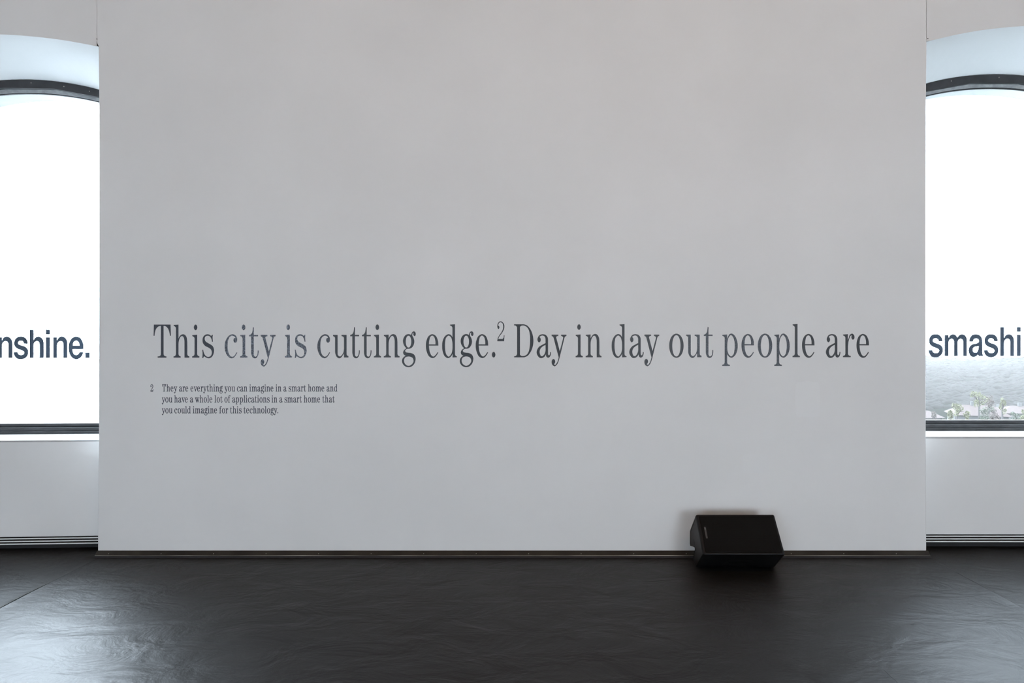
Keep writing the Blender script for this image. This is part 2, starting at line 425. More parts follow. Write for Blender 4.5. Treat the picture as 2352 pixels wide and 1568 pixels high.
# other walls and ceiling, behind and beside the camera
def slab(name, x0, x1, y0, y1, z0, z1, m):
    bm = bmesh.new(); box(bm, x0, x1, y0, y1, z0, z1); return struct(obj(name, bm, m))
slab('wall_left', XL - 0.2, XL, YB, YO, 0, ZC, M_PLASTER)
slab('wall_right', XR, XR + 0.2, YB, YO, 0, ZC, M_PLASTER)
slab('wall_back', XL - 0.2, XR + 0.2, YB - 0.2, YB, 0, ZC, M_PLASTER)
slab('ceiling', XL - 0.2, XR + 0.2, YB - 0.2, YO, ZC, ZC + 0.2, M_CEIL)

# ------------------------------------------------------------------ floor: black sheets laid side by side towards the wall
bm = bmesh.new(); box(bm, XL - 0.2, XR + 0.2, YB - 0.2, YO, -0.25, -0.004)
floor = struct(obj('floor', bm, M_DARK))
PITCH, SEAM0 = 1.098, 2.66
seams = [SEAM0 + PITCH * k for k in range(-9, 5)]
seams = [x for x in seams if XL < x < XR]
bounds = [XL] + seams + [XR]
def sheet(x0, x1):
    near = -3.9 < (x0 + x1) / 2 < 3.9
    nx = 26; ys = [YB, -8, -6, -5] + [-4.2 + 0.055 * i for i in range(int((4.2 + 0.22) / 0.055) + 1)]
    V = []; Fc = []
    for j, y in enumerate(ys):
        for i in range(nx + 1):
            s = i / nx
            # columns crowd towards the two edges where the sheet curls
            s = 0.5 - 0.5 * math.cos(PI * s)
            x = x0 + (x1 - x0) * s
            wv = 0.0012 * noise.noise(Vector((x * 1.3, y * 2.3, 0)))
            e0, e1 = x - x0, x1 - x
            curl = 0.0
            q0 = {-2.83: 1.0, 2.66: 0.9}.get(round(x0, 3), 0.0); q1 = {-2.83: 1.0, 2.66: 0.9}.get(round(x1, 3), 0.0)
            if abs(x0 - 1.562) < .01: q0 = 0.6 * max(0, min(1, (-1.35 - y) * 4))
            if abs(x1 - 1.562) < .01: q1 = 0.6 * max(0, min(1, (-1.35 - y) * 4))
            k = math.exp(-((y + 0.62) / 0.30) ** 2) + 0.25 * max(0, noise.noise(Vector((x0 * 3, y * 1.6, 4.0))))
            if e0 < 0.05: curl += q0 * k * 0.004 * (1 - e0 / 0.05) ** 2 
            k = math.exp(-((y + 0.72) / 0.24) ** 2) + 0.25 * max(0, noise.noise(Vector((x1 * 5, y * 1.3, 9.0))))
            if e1 < 0.05: curl += q1 * k * (0.007 if x1 < 0 else 0.0045) * (1 - e1 / 0.05) ** 2
            ex = 0.0
            if i == 0: ex = q0 * 0.0025 * noise.noise(Vector((x0, y * 2.5, 2)))
            if i == nx: ex = q1 * (0.0025 * noise.noise(Vector((x1, y * 2.5, 7))) - 0.0015)
            V.append((x + ex, y, wv + curl - 0.0005))
    for j in range(len(ys) - 1):
        for i in range(nx):
            a = j * (nx + 1) + i; Fc.append((a, a + 1, a + nx + 2, a + nx + 1))
    # edge thickness
    for i in (0, nx):
        base = len(V)
        for j in range(len(ys)):
            v = V[j * (nx + 1) + i]; V.append(v); V.append((v[0], v[1], v[2] - 0.0035))
        for j in range(len(ys) - 1):
            c = base + 2 * j; Fc.append((c, c + 1, c + 3, c + 2) if i == 0 else (c, c + 2, c + 3, c + 1))
    o = obj('floor_sheet', (V, [], Fc), M_FLOOR, floor, smooth=True)
for x0, x1 in zip(bounds, bounds[1:]): sheet(x0, x1)

# ------------------------------------------------------------------ bronze skirting of the pier
sk = empty('baseboard_front', (-0.095, 0, 0)); sk['kind'] = 'structure'
X0, X1 = -2.862, 2.668
def extr(profile, x0, x1, nseg=1):
    bm = bmesh.new(); rows = []
    for k in range(nseg + 1):
        x = x0 + (x1 - x0) * k / nseg
        rows.append([bm.verts.new((x + 0.095, y, z)) for y, z in profile])
    m = len(profile)
    for a, c in zip(rows, rows[1:]):
        for i in range(m): bm.faces.new((a[i], a[(i+1) % m], c[(i+1) % m], c[i]))
    bm.faces.new(rows[0]); bm.faces.new(rows[-1][::-1])
    return bm
obj('flange', extr([(-0.001, 0.0380), (0.004, 0.0380), (0.004, 0.012), (-0.023, 0.012), (-0.024, 0.0145)], X0, X1), M_BRONZE, sk)
bm = extr([(-0.0225, 0.0150), (-0.0260, 0.0150), (-0.0280, 0.0138), (-0.0285, 0.0125), (-0.0270, 0.0112), (-0.0225, 0.0110)], X0, X1, 60)
for v in bm.verts: v.co.z += 0.0012 * noise.noise(Vector((v.co.x * 0.9, 0, 3)))
obj('lip', bm, M_LIP, sk, smooth=True)
obj('gap_shade', extr([(0.004, 0.0115), (-0.0265, 0.0105), (-0.0330, 0.0005), (0.004, 0.0005)], X0 - 0.004, X1 + 0.004), M_GASKET, sk)  # solid black strip drawn in for the shaded gap under the lip
bm0 = bmesh.new(); bmesh.ops.create_uvsphere(bm0, u_segments=8, v_segments=6, radius=0.0032)
sc0 = obj('screw', bm0, M_SCREW, sk); k = 0
px = 249.5
while px < 2110:
    s_ = sc0 if k == 0 else sc0.copy()
    if k: COL.objects.link(s_)
    s_.parent = sk; q = P(px, 1271.5, 4.484); s_.location = (q.x + 0.095, q.y, q.z); k += 1; px += 120.6

# ------------------------------------------------------------------ lettering: glyph outlines, units 1/14.256 photo pixel, y down from the baseline
def parse(s, dx=0, dy=0):
    pts = []
    for tok in s.split():
        sm = tok.endswith('~'); x, y = tok.rstrip('~').split(',')
        pts.append((float(x) + dx, float(y) + dy, sm))
    return pts
def footR(xr, sr, yb): return f"{xr},{yb-148} {xr+2},{yb-108}~ {xr+17},{yb-70}~ {xr+45},{yb-50}~ {sr},{yb-42} {sr},{yb} "
def footL(xl, sl, yb): return f"{sl},{yb} {sl},{yb-42} {xl-45},{yb-50}~ {xl-17},{yb-70}~ {xl-2},{yb-108}~ {xl},{yb-148} "
def flag(xl, xr, fl, yt): return f"{xl},{yt+130} {xl-5},{yt+98}~ {xl-28},{yt+68}~ {fl+4},{yt+45} {fl},{yt+12} {xr},{yt} "
def ell(cx, cy, rx, ry, n=14, e=2.0):
    out = []
    for i in range(n):
        a = 2 * PI * i / n; c, s = math.cos(a), math.sin(a)
        out.append((cx + rx * math.copysign(abs(c) ** (2/e), c), cy + ry * math.copysign(abs(s) ** (2/e), s), True))
    return out
G = {}
def glyph(ch, base, *cont): G[ch] = [[(x, base - y, s) for x, y, s in (parse(c) if isinstance(c, str) else c)] for c in cont]
glyph('T', 1228, "127,145 673,145 682,512 652,512 640,430~ 615,330~ 570,250~ 515,203~ 445,190 " + footR(445, 538, 1228) + footL(356, 250, 1228) + "356,190 285,205~ 230,245~ 185,320~ 160,410~ 150,512 118,512")
def hn(top, fl, dx):
    return (flag(848, 930, fl, top) + "930,605 975,525~ 1025,478~ 1085,462~ 1150,490~ 1195,560~ 1215,680~ 1218,800~ " + footR(1218, 1287, 1228)
            + "1128,1228 1128,740 1122,640~ 1105,575~ 1075,532~ 1040,522~ 1005,545~ 965,610~ 938,700~ 930,800 " + footR(930, 1003, 1228) + footL(848, 768, 1228))
glyph('h', 1228, hn(145, 772, 0))
glyph('n', 1228, hn(480, 770, 0))
glyph('m', 1228, flag(848, 930, 770, 480) + "930,605 975,525~ 1025,478~ 1085,462~ 1150,490~ 1190,550~ 1200,585 1255,515~ 1305,476~ 1365,462~ 1430,490~ 1475,560~ 1495,680~ 1498,800~ "
      + footR(1498, 1567, 1228) + "1408,1228 1408,740 1402,640~ 1385,575~ 1355,532~ 1320,522~ 1292,540~ 1255,600~ 1230,700~ 1220,800 " + footR(1218, 1275, 1228)
      + "" + footL(1128, 1070, 1228) + "1128,740 1122,640~ 1105,575~ 1075,532~ 1040,522~ 1005,545~ 965,610~ 938,700~ 930,800 " + footR(930, 1003, 1228) + footL(848, 768, 1228))
glyph('i', 1228, flag(1455, 1542, 1380, 480) + footR(1542, 1613, 1228) + footL(1455, 1378, 1228), ell(1490, 238, 57, 93, 12, 1.85))
glyph('l', 1228, flag(1455, 1542, 1380, 140) + footR(1542, 1620, 1228) + footL(1455, 1378, 1228))
glyph('r', 1212, flag(1306, 1388, 1228, 458) + "1382,655 1412,590~ 1455,480~ 1525,440~ 1585,485~ 1605,555~ 1590,615~ 1550,640~ 1510,600~ 1500,555~ 1522,498 1488,508~ 1440,590~ 1405,720~ 1390,860 "
      + footR(1390, 1480, 1212) + footL(1306, 1225, 1212))
glyph('s', 1228, "2030,485 2062,482 2050,560~ 2055,640~ 2062,708 2032,708 2005,600~ 1960,535~ 1890,512~ 1815,540~ 1792,620~ 1820,690~ 1890,745~ 1990,800~ 2060,860~ 2098,970~ 2080,1110~ 2010,1220~ 1915,1250~ 1840,1225~ 1770,1180 1742,1240 1712,1240 1722,1140~ 1722,1060~ 1712,970 1742,970 1765,1070~ 1815,1160~ 1905,1205~ 1990,1170~ 2025,1060~ 1995,960~ 1915,900~ 1810,845~ 1740,760~ 1722,660~ 1750,540~ 1815,480~ 1890,462~ 1950,478~ 2005,520")
glyph('c', 1225, "548,1062 522,1052 470,1140~ 425,1183~ 380,1198~ 310,1160~ 262,1070~ 235,930~ 232,790~ 250,650~ 300,550~ 375,512~ 445,528~ 488,578 445,590~ 422,650~ 440,715~ 480,742~ 525,715~ 543,650~ 535,570~ 490,500~ 385,460~ 280,505~ 180,640~ 132,840~ 150,1000~ 215,1150~ 290,1225~ 365,1248~ 440,1220~ 500,1150~")
glyph('t', 1225, "1330,235 1360,235 1358,485 1495,485 1495,530 1358,530 1358,1100 1368,1165~ 1410,1198~ 1460,1165~ 1482,1080~ 1487,990 1515,990 1515,1060~ 1495,1160~ 1450,1230~ 1390,1250~ 1320,1215~ 1280,1120~ 1272,1000 1272,530 1203,530 1205,488 1260,465~ 1300,415~ 1320,330~")
glyph('u', 1225, "640,485 792,485 792,1080 805,1150~ 865,1190~ 935,1140~ 985,1040~ 1000,930 1000,600 993,568~ 970,542~ 918,525 918,485 1085,485 1085,1090 1095,1145~ 1120,1168~ 1145,1175 1145,1225 1000,1225 1000,1095 950,1170~ 900,1230~ 835,1250~ 770,1210~ 722,1120~ 708,1000 708,600 700,565~ 680,542~ 642,525")
glyph('g', 1225, "1345,490 1358,450~ 1385,395~ 1435,370~ 1480,395~ 1498,460~ 1480,515~ 1455,525~ 1425,500~ 1416,455~ 1432,418 1402,425~ 1385,470~ 1385,515 1425,590~ 1450,695~ 1425,820~ 1360,910~ 1290,940~ 1240,942~ 1180,962~ 1150,1010~ 1172,1050~ 1240,1068~ 1340,1080~ 1440,1130~ 1490,1230~ 1485,1340~ 1430,1460~ 1350,1525~ 1255,1543~ 1150,1515~ 1070,1430~ 1047,1340~ 1065,1260~ 1110,1205~ 1165,1168 1105,1130~ 1082,1060~ 1110,990~ 1190,925 1125,850~ 1078,700~ 1105,570~ 1170,490~ 1255,460~ 1310,470~",
      ell(1260, 707, 90, 194), "1240,1195~ 1150,1230~ 1112,1330~ 1150,1440~ 1255,1500~ 1365,1450~ 1425,1340~ 1390,1240~ 1320,1202~")
glyph('e', 1222, "1590,835 1283,835 1290,930~ 1320,1070~ 1370,1160~ 1425,1192~ 1490,1150~ 1562,1048 1588,1062 1530,1160~ 1465,1225~ 1390,1243~ 1300,1200~ 1215,1050~ 1182,860~ 1205,660~ 1275,520~ 1390,460~ 1500,510~ 1570,650~",
      "1283,795 1298,640~ 1335,540~ 1390,508~ 1445,545~ 1485,650~ 1495,795")
glyph('d', 1222, flag(415, 500, 335, 135) + "500,1095 508,1148~ 530,1176~ 565,1190 565,1215 420,1226 420,1105 370,1190~ 320,1230~ 265,1245~ 170,1190~ 100,1040~ 78,860~ 105,650~ 190,510~ 290,460~ 355,480~ 415,560",
      "292,510~ 215,570~ 180,700~ 172,860~ 185,1010~ 225,1140~ 290,1195~ 370,1120~ 412,980~ 418,850~ 405,680~ 360,555~")
glyph('.', 1228, ell(1768, 1140, 57, 93, 12, 1.9))
glyph('2', 690, "1925,292~ 1895,250~ 1888,180~ 1910,100~ 1955,50~ 2005,38~ 2070,75~ 2115,150~ 2120,230~ 2090,340~ 2030,440~ 1960,530~ 1920,615 2055,615 2088,582~ 2100,498 2125,498 2112,690 1885,690 1900,600~ 1950,500~ 2020,400~ 2070,290~ 2080,190~ 2050,100~ 1990,68~ 1935,110~ 1915,182 1945,195~ 1958,230~ 1948,272~")
glyph('D', 1215, "85,130 400,130 500,165~ 610,280~ 690,470~ 718,670~ 690,880~ 620,1050~ 520,1170~ 410,1215 85,1215 85,1180 150,1160~ 180,1110~ 183,1050 183,280 175,220~ 145,185~ 85,170",
      "278,270 285,210~ 330,180~ 400,175~ 490,215~ 560,310~ 600,470~ 608,670~ 595,870~ 550,1050~ 480,1140~ 400,1170~ 330,1168~ 285,1135~ 278,1070")
glyph('a', 1212, "915,545 950,590~ 958,640~ 935,705~ 903,725~ 865,690~ 848,630~ 865,560~ 920,485~ 1020,455~ 1120,480~ 1180,550~ 1197,660 1197,1080 1205,1130~ 1228,1148~ 1255,1110~ 1265,1040 1295,1040 1285,1130~ 1250,1200~ 1200,1225~ 1150,1200~ 1128,1115 1075,1195~ 1010,1232~ 940,1235~ 865,1170~ 822,1060~ 840,960~ 910,860~ 1020,795~ 1113,745 1113,620 1100,560~ 1065,515~ 1010,500~ 955,515~",
      "1113,805 1030,850~ 955,920~ 922,1020~ 935,1110~ 965,1165~ 1010,1172~ 1060,1130~ 1100,1050~ 1115,970")
glyph('y', 1213, "1315,470 1533,470 1533,515 1485,525~ 1468,548~ 1475,600 1582,1010 1690,590 1692,560~ 1670,532~ 1625,512 1625,472 1800,472 1800,512 1758,535~ 1735,580 1580,1210 1545,1330~ 1490,1450~ 1415,1508~ 1345,1465~ 1315,1370~ 1335,1295~ 1375,1265~ 1420,1300~ 1432,1360~ 1395,1440 1425,1462~ 1470,1420~ 1515,1330~ 1545,1215 1380,580 1360,540~ 1315,515")
glyph('v', 1213, "1315,470 1533,470 1533,515 1485,525~ 1468,548~ 1475,600 1582,1010 1690,590 1692,560~ 1670,532~ 1625,512 1625,472 1800,472 1800,512 1758,535~ 1735,580 1575,1225 1540,1225 1380,580 1360,540~ 1315,515")
glyph('w', 1213, "1315,470 1533,470 1533,515 1485,525~ 1468,548~ 1475,600 1562,1010 1630,750 1600,580 1575,535~ 1545,515 1545,470 1760,470 1760,515 1700,528~ 1692,548~ 1695,600 1790,1010 1885,590 1887,560~ 1865,532~ 1820,512 1820,472 1990,472 1990,512 1950,535~ 1930,580 1785,1225 1750,1225 1655,850 1560,1225 1525,1225 1380,580 1360,540~ 1315,515")
glyph('o', 1212, ell(1526, 835, 236, 395, 16, 2.05), ell(1525, 838, 135, 348, 16, 2.1))
glyph('p', 1212, flag(205, 285, 128, 468) + "282,610 320,530~ 370,455~ 430,438~ 520,490~ 600,640~ 632,840~ 605,1030~ 530,1170~ 425,1230~ 345,1195~ 285,1110 " + footR(285, 375, 1500) + footL(205, 125, 1500),
      "412,488~ 340,560~ 300,700~ 290,850~ 300,1010~ 340,1120~ 415,1185~ 490,1120~ 525,980~ 535,830~ 515,650~ 470,540~")
glyph('f', 1225, footR(300, 390, 1225) + footL(215, 135, 1225) + "215,530 130,530 130,485 215,485 218,330~ 250,210~ 310,150~ 390,130~ 455,160~ 475,220~ 455,275~ 425,290~ 392,262~ 385,215~ 400,172 345,178~ 310,260~ 300,360 300,485 400,485 400,530 300,530")
# plain sans letters of the windows, units 1/16.508 photo pixel
GS = {}
def sglyph(ch, base, *cont): GS[ch] = [[(x, base - y, s) for x, y, s in parse(c)] for c in cont]
sglyph('n', 1340, "378,575 499,575 493,680 517,688~ 550,625~ 610,568~ 690,552~ 780,580~ 850,670~ 877,800 877,1340 755,1340 755,860 745,780~ 700,720~ 635,700~ 570,725~ 515,790~ 497,860 497,1340 378,1340")
sglyph('h', 1340, "1138,290 1258,290 1258,672 1280,680~ 1320,610~ 1370,570~ 1445,552~ 1535,580~ 1605,670~ 1628,800 1628,1340 1503,1340 1503,860 1490,770~ 1450,715~ 1388,698~ 1325,725~ 1275,790~ 1258,860 1258,1340 1138,1340")
sglyph('i', 1340, "1755,575 1875,575 1875,1340 1755,1340", "1755,290 1875,290 1875,450 1755,450")
sglyph('s', 1340, "1025,800 908,800 880,730~ 835,695~ 785,685~ 710,705~ 668,775~ 690,830~ 760,870~ 950,945~ 1020,1020~ 1045,1120~ 1015,1250~ 930,1350~ 795,1388~ 650,1360~ 560,1260~ 530,1140 652,1140 680,1205~ 730,1240~ 790,1250~ 880,1225~ 922,1150~ 890,1090~ 820,1050~ 640,970~ 575,900~ 550,790~ 575,670~ 660,575~ 785,550~ 920,585~ 1000,680~")
sglyph('e', 1340, "1490,1003 1090,1003 1100,1130~ 1150,1220~ 1225,1250~ 1300,1225~ 1360,1143 1482,1143 1430,1270~ 1345,1355~ 1228,1388~ 1100,1340~ 1010,1210~ 968,980~ 1000,750~ 1100,595~ 1230,552~ 1370,600~ 1460,750~",
       "1095,895 1110,790~ 1160,710~ 1230,682~ 1300,710~ 1350,790~ 1362,895")
sglyph('.', 1340, "1597,1160 1735,1160 1735,1340 1597,1340")
sglyph('m', 1266, "748,488 877,488 870,575 893,583~ 940,510~ 1000,472~ 1060,462~ 1140,485~ 1195,550~ 1225,588 1275,515~ 1330,475~ 1400,462~ 1490,490~ 1550,570~ 1570,700 1572,1266 1445,1266 1452,760 1435,680~ 1400,630~ 1340,615~ 1270,645~ 1230,710~ 1222,790 1230,1266 1098,1266 1105,760 1090,680~ 1055,630~ 1000,615~ 930,640~ 885,710~ 875,790 880,1266 748,1266")
sglyph('a', 1268, "-90,720 38,720 60,650~ 105,612~ 160,603~ 235,620~ 278,700~ 255,770~ 190,805~ 30,840~ -60,910~ -111,1050~ -80,1200~ -15,1285~ 69,1305~ 150,1285~ 240,1190 250,1235~ 270,1268 432,1268 402,1210~ 390,1130 388,700 365,590~ 295,500~ 160,462~ 20,490~ -60,590~",
       "268,885 265,980~ 235,1080~ 190,1145~ 125,1160~ 55,1130~ 25,1040~ 50,960~ 110,920~ 190,905~")

def smooth_contour(pts, k=6):
    n = len(pts); out = []
    V = [Vector((p[0], p[1])) for p in pts]; sm = [p[2] for p in pts]
    def seglen(i): return max((V[(i+1) % n] - V[i]).length, 1e-6)
    def tangent(i):
        a, b, c = V[i-1], V[i], V[(i+1) % n]
        d0, d1 = max((b-a).length, 1e-6), max((c-b).length, 1e-6)
        return (((b-a)/d0) * d1 + ((c-b)/d1) * d0) / (d0 + d1)
    T = [tangent(i) if sm[i] else None for i in range(n)]
    for i in range(n):
        j = (i+1) % n; L = seglen(i); chord = (V[j] - V[i]) / L
        out.append(V[i].copy())
        if not sm[i] and not sm[j]: continue
        t0 = T[i] if sm[i] else (chord * 1.5 - T[j] * 0.5)
        t1 = T[j] if sm[j] else (chord * 1.5 - T[i] * 0.5)
        m = max(2, min(k, int(L / 14) + 1))
        for q in range(1, m):
            s = q / m; s2, s3 = s*s, s*s*s
            out.append(V[i]*(2*s3-3*s2+1) + t0*L*(s3-2*s2+s) + V[j]*(-2*s3+3*s2) + t1*L*(s3-s2))
    return out
def glyph_mesh(name, contours, scale, thick, bold=0.0, k=6):
    """extruded letter; x from its left edge, z up from the baseline, front face towards -y"""
    cs = [smooth_contour(c, k) for c in contours]
    x0 = min(v.x for c in cs for v in c)
    cu = bpy.data.curves.new('tmp', 'CURVE'); cu.dimensions = '2D'; cu.fill_mode = 'BOTH'
    cu.extrude = thick / 2; cu.offset = bold
    for c in cs:
        sp = cu.splines.new('POLY'); sp.points.add(len(c) - 1); sp.use_cyclic_u = True
        for p, v in zip(sp.points, c): p.co = ((v.x - x0) * scale, v.y * scale, 0, 1)
    o = bpy.data.objects.new('tmp', cu); COL.objects.link(o)
    dg = bpy.context.evaluated_depsgraph_get(); me = bpy.data.meshes.new_from_object(o.evaluated_get(dg))
    me.name = name
    bpy.data.objects.remove(o); bpy.data.curves.remove(cu)
    for v in me.vertices: v.co = Vector((v.co.x, -v.co.z - thick / 2, v.co.y))
    w_ = max(v.co.x for v in me.vertices)
    return me, w_
def letter(me, m, parent, loc, sc=(1,1,1)):
    me2 = me
    o = bpy.data.objects.new('letter', me2); COL.objects.link(o); o.parent = parent; o.location = loc; o.scale = sc
    if not me2.materials: me2.materials.append(m)
    elif me2.materials[0] != m:
        o.material_slots[0].link = 'OBJECT'; o.material_slots[0].material = m
    return o
UH = 1 / 14.256 / F * DIST     # metres per headline glyph unit at the wall
TH = 0.0006
GM = {}
for ch in G: GM[ch] = glyph_mesh('letter_' + ch if ch.isalpha() else 'letter_mark', G[ch], UH, TH)
head = empty('headline_lettering', (P(353, 821, DIST).x, -0.0002, P(353, 821, DIST).z))
tag(head, 'large black serif vinyl sentence across the white wall, This city is cutting edge', 'lettering')
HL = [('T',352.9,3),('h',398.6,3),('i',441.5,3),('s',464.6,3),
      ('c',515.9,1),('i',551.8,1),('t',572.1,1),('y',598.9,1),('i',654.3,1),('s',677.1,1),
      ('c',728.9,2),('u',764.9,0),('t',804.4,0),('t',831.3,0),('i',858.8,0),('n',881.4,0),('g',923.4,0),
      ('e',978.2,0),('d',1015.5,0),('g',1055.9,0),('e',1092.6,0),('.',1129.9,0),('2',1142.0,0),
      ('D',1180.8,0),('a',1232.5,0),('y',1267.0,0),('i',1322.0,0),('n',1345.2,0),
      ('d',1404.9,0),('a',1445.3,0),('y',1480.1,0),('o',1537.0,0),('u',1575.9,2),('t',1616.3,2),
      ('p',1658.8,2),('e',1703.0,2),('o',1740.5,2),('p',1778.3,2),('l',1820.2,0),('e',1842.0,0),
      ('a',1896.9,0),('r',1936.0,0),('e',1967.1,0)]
for ch, px, finish in HL:
    by = 821.1 - 1.1 * (px - 353) / (1700 - 353) if px < 1700 else 820.0
    if ch == '2': by = 735 + 690 / 14.256
    q = P(px, by, DIST) - Vector(head.location); q.y = 0
    letter(GM[ch][0], (M_VINYL, M_VINYL_SHEEN, M_VINYL_HALF, M_VINYL_COOL)[finish], head, q)
# footnote
foot = empty('footnote_lettering', (P(346, 949, DIST).x, -0.0002, P(346, 949, DIST).z))
tag(foot, 'small three-line black serif footnote numbered 2 below the left end of the headline', 'lettering')
US = UH * 0.2125
GF = {ch: glyph_mesh('small_letter_' + ch if ch.isalpha() else 'small_mark', G[ch], US, 0.0004, bold=0.0005, k=3) for ch in G}
ADV = dict(T=46.5, h=43.5, e=37.4, y=35.5, a=37.5, r=31, v=34, t=27.5, i=23.3, n=43, g=37, o=38.6, u=40, c=36, m=63, s=31.5, w=49, l=23, f=27.5, p=42.5, d=40.5)
ADV['.'] = 17; ADV[' '] = 17.5
BEAR = dict(v=-1.5, y=-1.5, w=-1.5)
def line(txt, x0, x1, by):
    adv = 0; xs = []
    for ch in txt:
        xs.append(adv + BEAR.get(ch, 0)); adv += ADV[ch]
    lastw = GF[txt[-1]][1] * F / DIST / 0.2125
    k = (x1 - x0) / (xs[-1] + lastw)
    for ch, x in zip(txt, xs):
        if ch == ' ': continue
        q = P(x0 + x * k, by, DIST) - Vector(foot.location); q.y = 0
        letter(GF[ch][0], M_VINYL_SMALL, foot, q, (k / 0.2125, 1, 1))
line('They are everything you can imagine in a smart home and', 372.7, 775.0, 898.6)
line('you have a whole lot of applications in a smart home that', 372.3, 768.6, 923.8)
line('you could imagine for this technology.', 372.3, 639.3, 948.8)
q = P(346.0, 898.6, DIST) - Vector(foot.location); q.y = 0
letter(GF['2'][0], M_VINYL_SMALL, foot, q, (1.62, 1, 1.66))
# window lettering, on the inside of the panes
def window_text(name, label, items, base, b, k):
    dg_ = DIST + YF + 0.054
    x_mid = items[len(items)//2][1]
    def dist(px):
        d = dg_
        if b['skew']: 
            for _ in range(4): X = (px - CX) / F * d; d = dg_ - b['skew'] * (b['edge'] - X)
        return d - 0.0015
    root = empty(name, P(items[0][1], base, dist(items[0][1])))
    tag(root, label, 'lettering')
    for ch, px in items:
        d = dist(px)
        sc = (1.0 if ch in 'ma' else k)
        me, w_ = glyph_mesh('window_letter', GS[ch], 1 / 16.508 / F * d * sc, 0.0005, bold=0.0030 if b['n'] == 1 else 0.0022)
        o = letter(me, M_VINYL_GLASS, root, P(px, base, d) - Vector(root.location))
        if b['skew']: o.rotation_euler = (0, 0, math.atan(b['skew']))
window_text('window_lettering', 'bold dark sans-serif word ending nshine. stuck on the left window pane',
            [('n', -3.6), ('s', 32.1), ('h', 68.9), ('i', 106.3), ('n', 122.9), ('e', 158.6), ('.', 196.7)], 821.2, BAYS[0], 1.0)
window_text('window_lettering', 'bold dark sans-serif word beginning smashi stuck on the right window pane',
            [('s', 2133.2), ('m', 2170.3), ('a', 2225.3), ('s', 2260.5), ('h', 2298.0), ('i', 2336.2)], 816.8, BAYS[1], 1.027)

# ------------------------------------------------------------------ loudspeaker lying on its side as a floor wedge
M_CAB = mat('black_cabinet_plastic', (0.006, 0.0065, 0.008), 0.5, spec=0.3, setup=lambda t, b: noisebump(t, b, 220, 0.5, 0.0006))
def grille_setup(t, b):
    c = N(t, 'ShaderNodeTexCoord'); v = N(t, 'ShaderNodeTexVoronoi'); v.inputs['Scale'].default_value = 230; v.inputs['Randomness'].default_value = 0.0
    t.links.new(c.outputs['Object'], v.inputs['Vector'])
    r = N(t, 'ShaderNodeValToRGB'); r.color_ramp.elements[0].position = 0.25; r.color_ramp.elements[1].position = 0.45
    r.color_ramp.elements[0].color = (0.001, 0.001, 0.001, 1); r.color_ramp.elements[1].color = (0.004, 0.004, 0.004, 1)
    t.links.new(v.outputs['Distance'], r.inputs[0]); t.links.new(r.outputs[0], b.inputs['Base Color'])
    bp = N(t, 'ShaderNodeBump'); bp.inputs['Strength'].default_value = 0.5; bp.inputs['Distance'].default_value = 0.001
    t.links.new(v.outputs['Distance'], bp.inputs['Height']); t.links.new(bp.outputs[0], b.inputs['Normal'])
M_GRILLE = mat('black_perforated_grille', (0.008, 0.008, 0.008), 0.6, spec=0.12, setup=grille_setup)
M_BADGE = mat('grey_badge', (0.055, 0.050, 0.050), 0.4, spec=0.5)
M_BADGE2 = mat('pale_badge_mark', (0.13, 0.13, 0.13), 0.4, spec=0.5)
XA, XB = 1.070, 1.566
spk = empty('loudspeaker', ((XA + XB) / 2, -0.18, 0))
tag(spk, 'black loudspeaker cabinet lying on its side on the floor against the white wall', 'loudspeaker')
def loc(d, z): return (d - DIST + 0.18, z)
prof = [loc(4.287, .334), loc(4.446, .188), loc(4.448, .104), loc(4.434, .090), loc(4.318, .121), loc(4.306, .105), loc(4.352, .034), loc(4.345, 0.003), loc(4.278, 0.003), loc(4.104, .138)]
hw = (XB - XA) / 2
def prism(prof, x0, x1, inset_ends=0):
    bm = bmesh.new(); a = [bm.verts.new((x0, y, z)) for y, z in prof]; c = [bm.verts.new((x1, y, z)) for y, z in prof]
    m = len(prof)
    for i in range(m): bm.faces.new((a[i], a[(i+1) % m], c[(i+1) % m], c[i]))
    bm.faces.new(a[::-1]); bm.faces.new(c)
    return bm
# arch cut along the lower long side: cabinet in slices with the foot raised in the middle
bm = bmesh.new(); xs = [-hw, -hw + 0.004, -hw*0.42, -hw*0.30, 0.0, hw*0.22, hw*0.36, hw - 0.004, hw]; rows = []
for x in xs:
    e = abs(abs(x) - hw) < 1e-6
    row = []
    cy = sum(p[0] for p in prof) / len(prof); cz = sum(p[1] for p in prof) / len(prof)
    for i, (y, z) in enumerate(prof):
        k = 0.975 if e else 1.0
        yy, zz = cy + (y - cy) * k, cz + (z - cz) * k
        if i == 8 and -hw*0.35 < x < hw*0.3: zz += 0.006; yy -= 0.004
        row.append(bm.verts.new((x, yy, max(zz, 0.0015))))
    rows.append(row)
m = len(prof)
for a, c in zip(rows, rows[1:]):
    for i in range(m): bm.faces.new((a[i], a[(i+1) % m], c[(i+1) % m], c[i]))
bm.faces.new(rows[0][::-1]); bm.faces.new(rows[-1])
ed = [e for e in bm.edges if len(e.link_faces) == 2 and e.calc_face_angle(0) > 0.35]
bevel(bm, 0.006, 2, ed)
obj('cabinet', bm, M_CAB, spk)
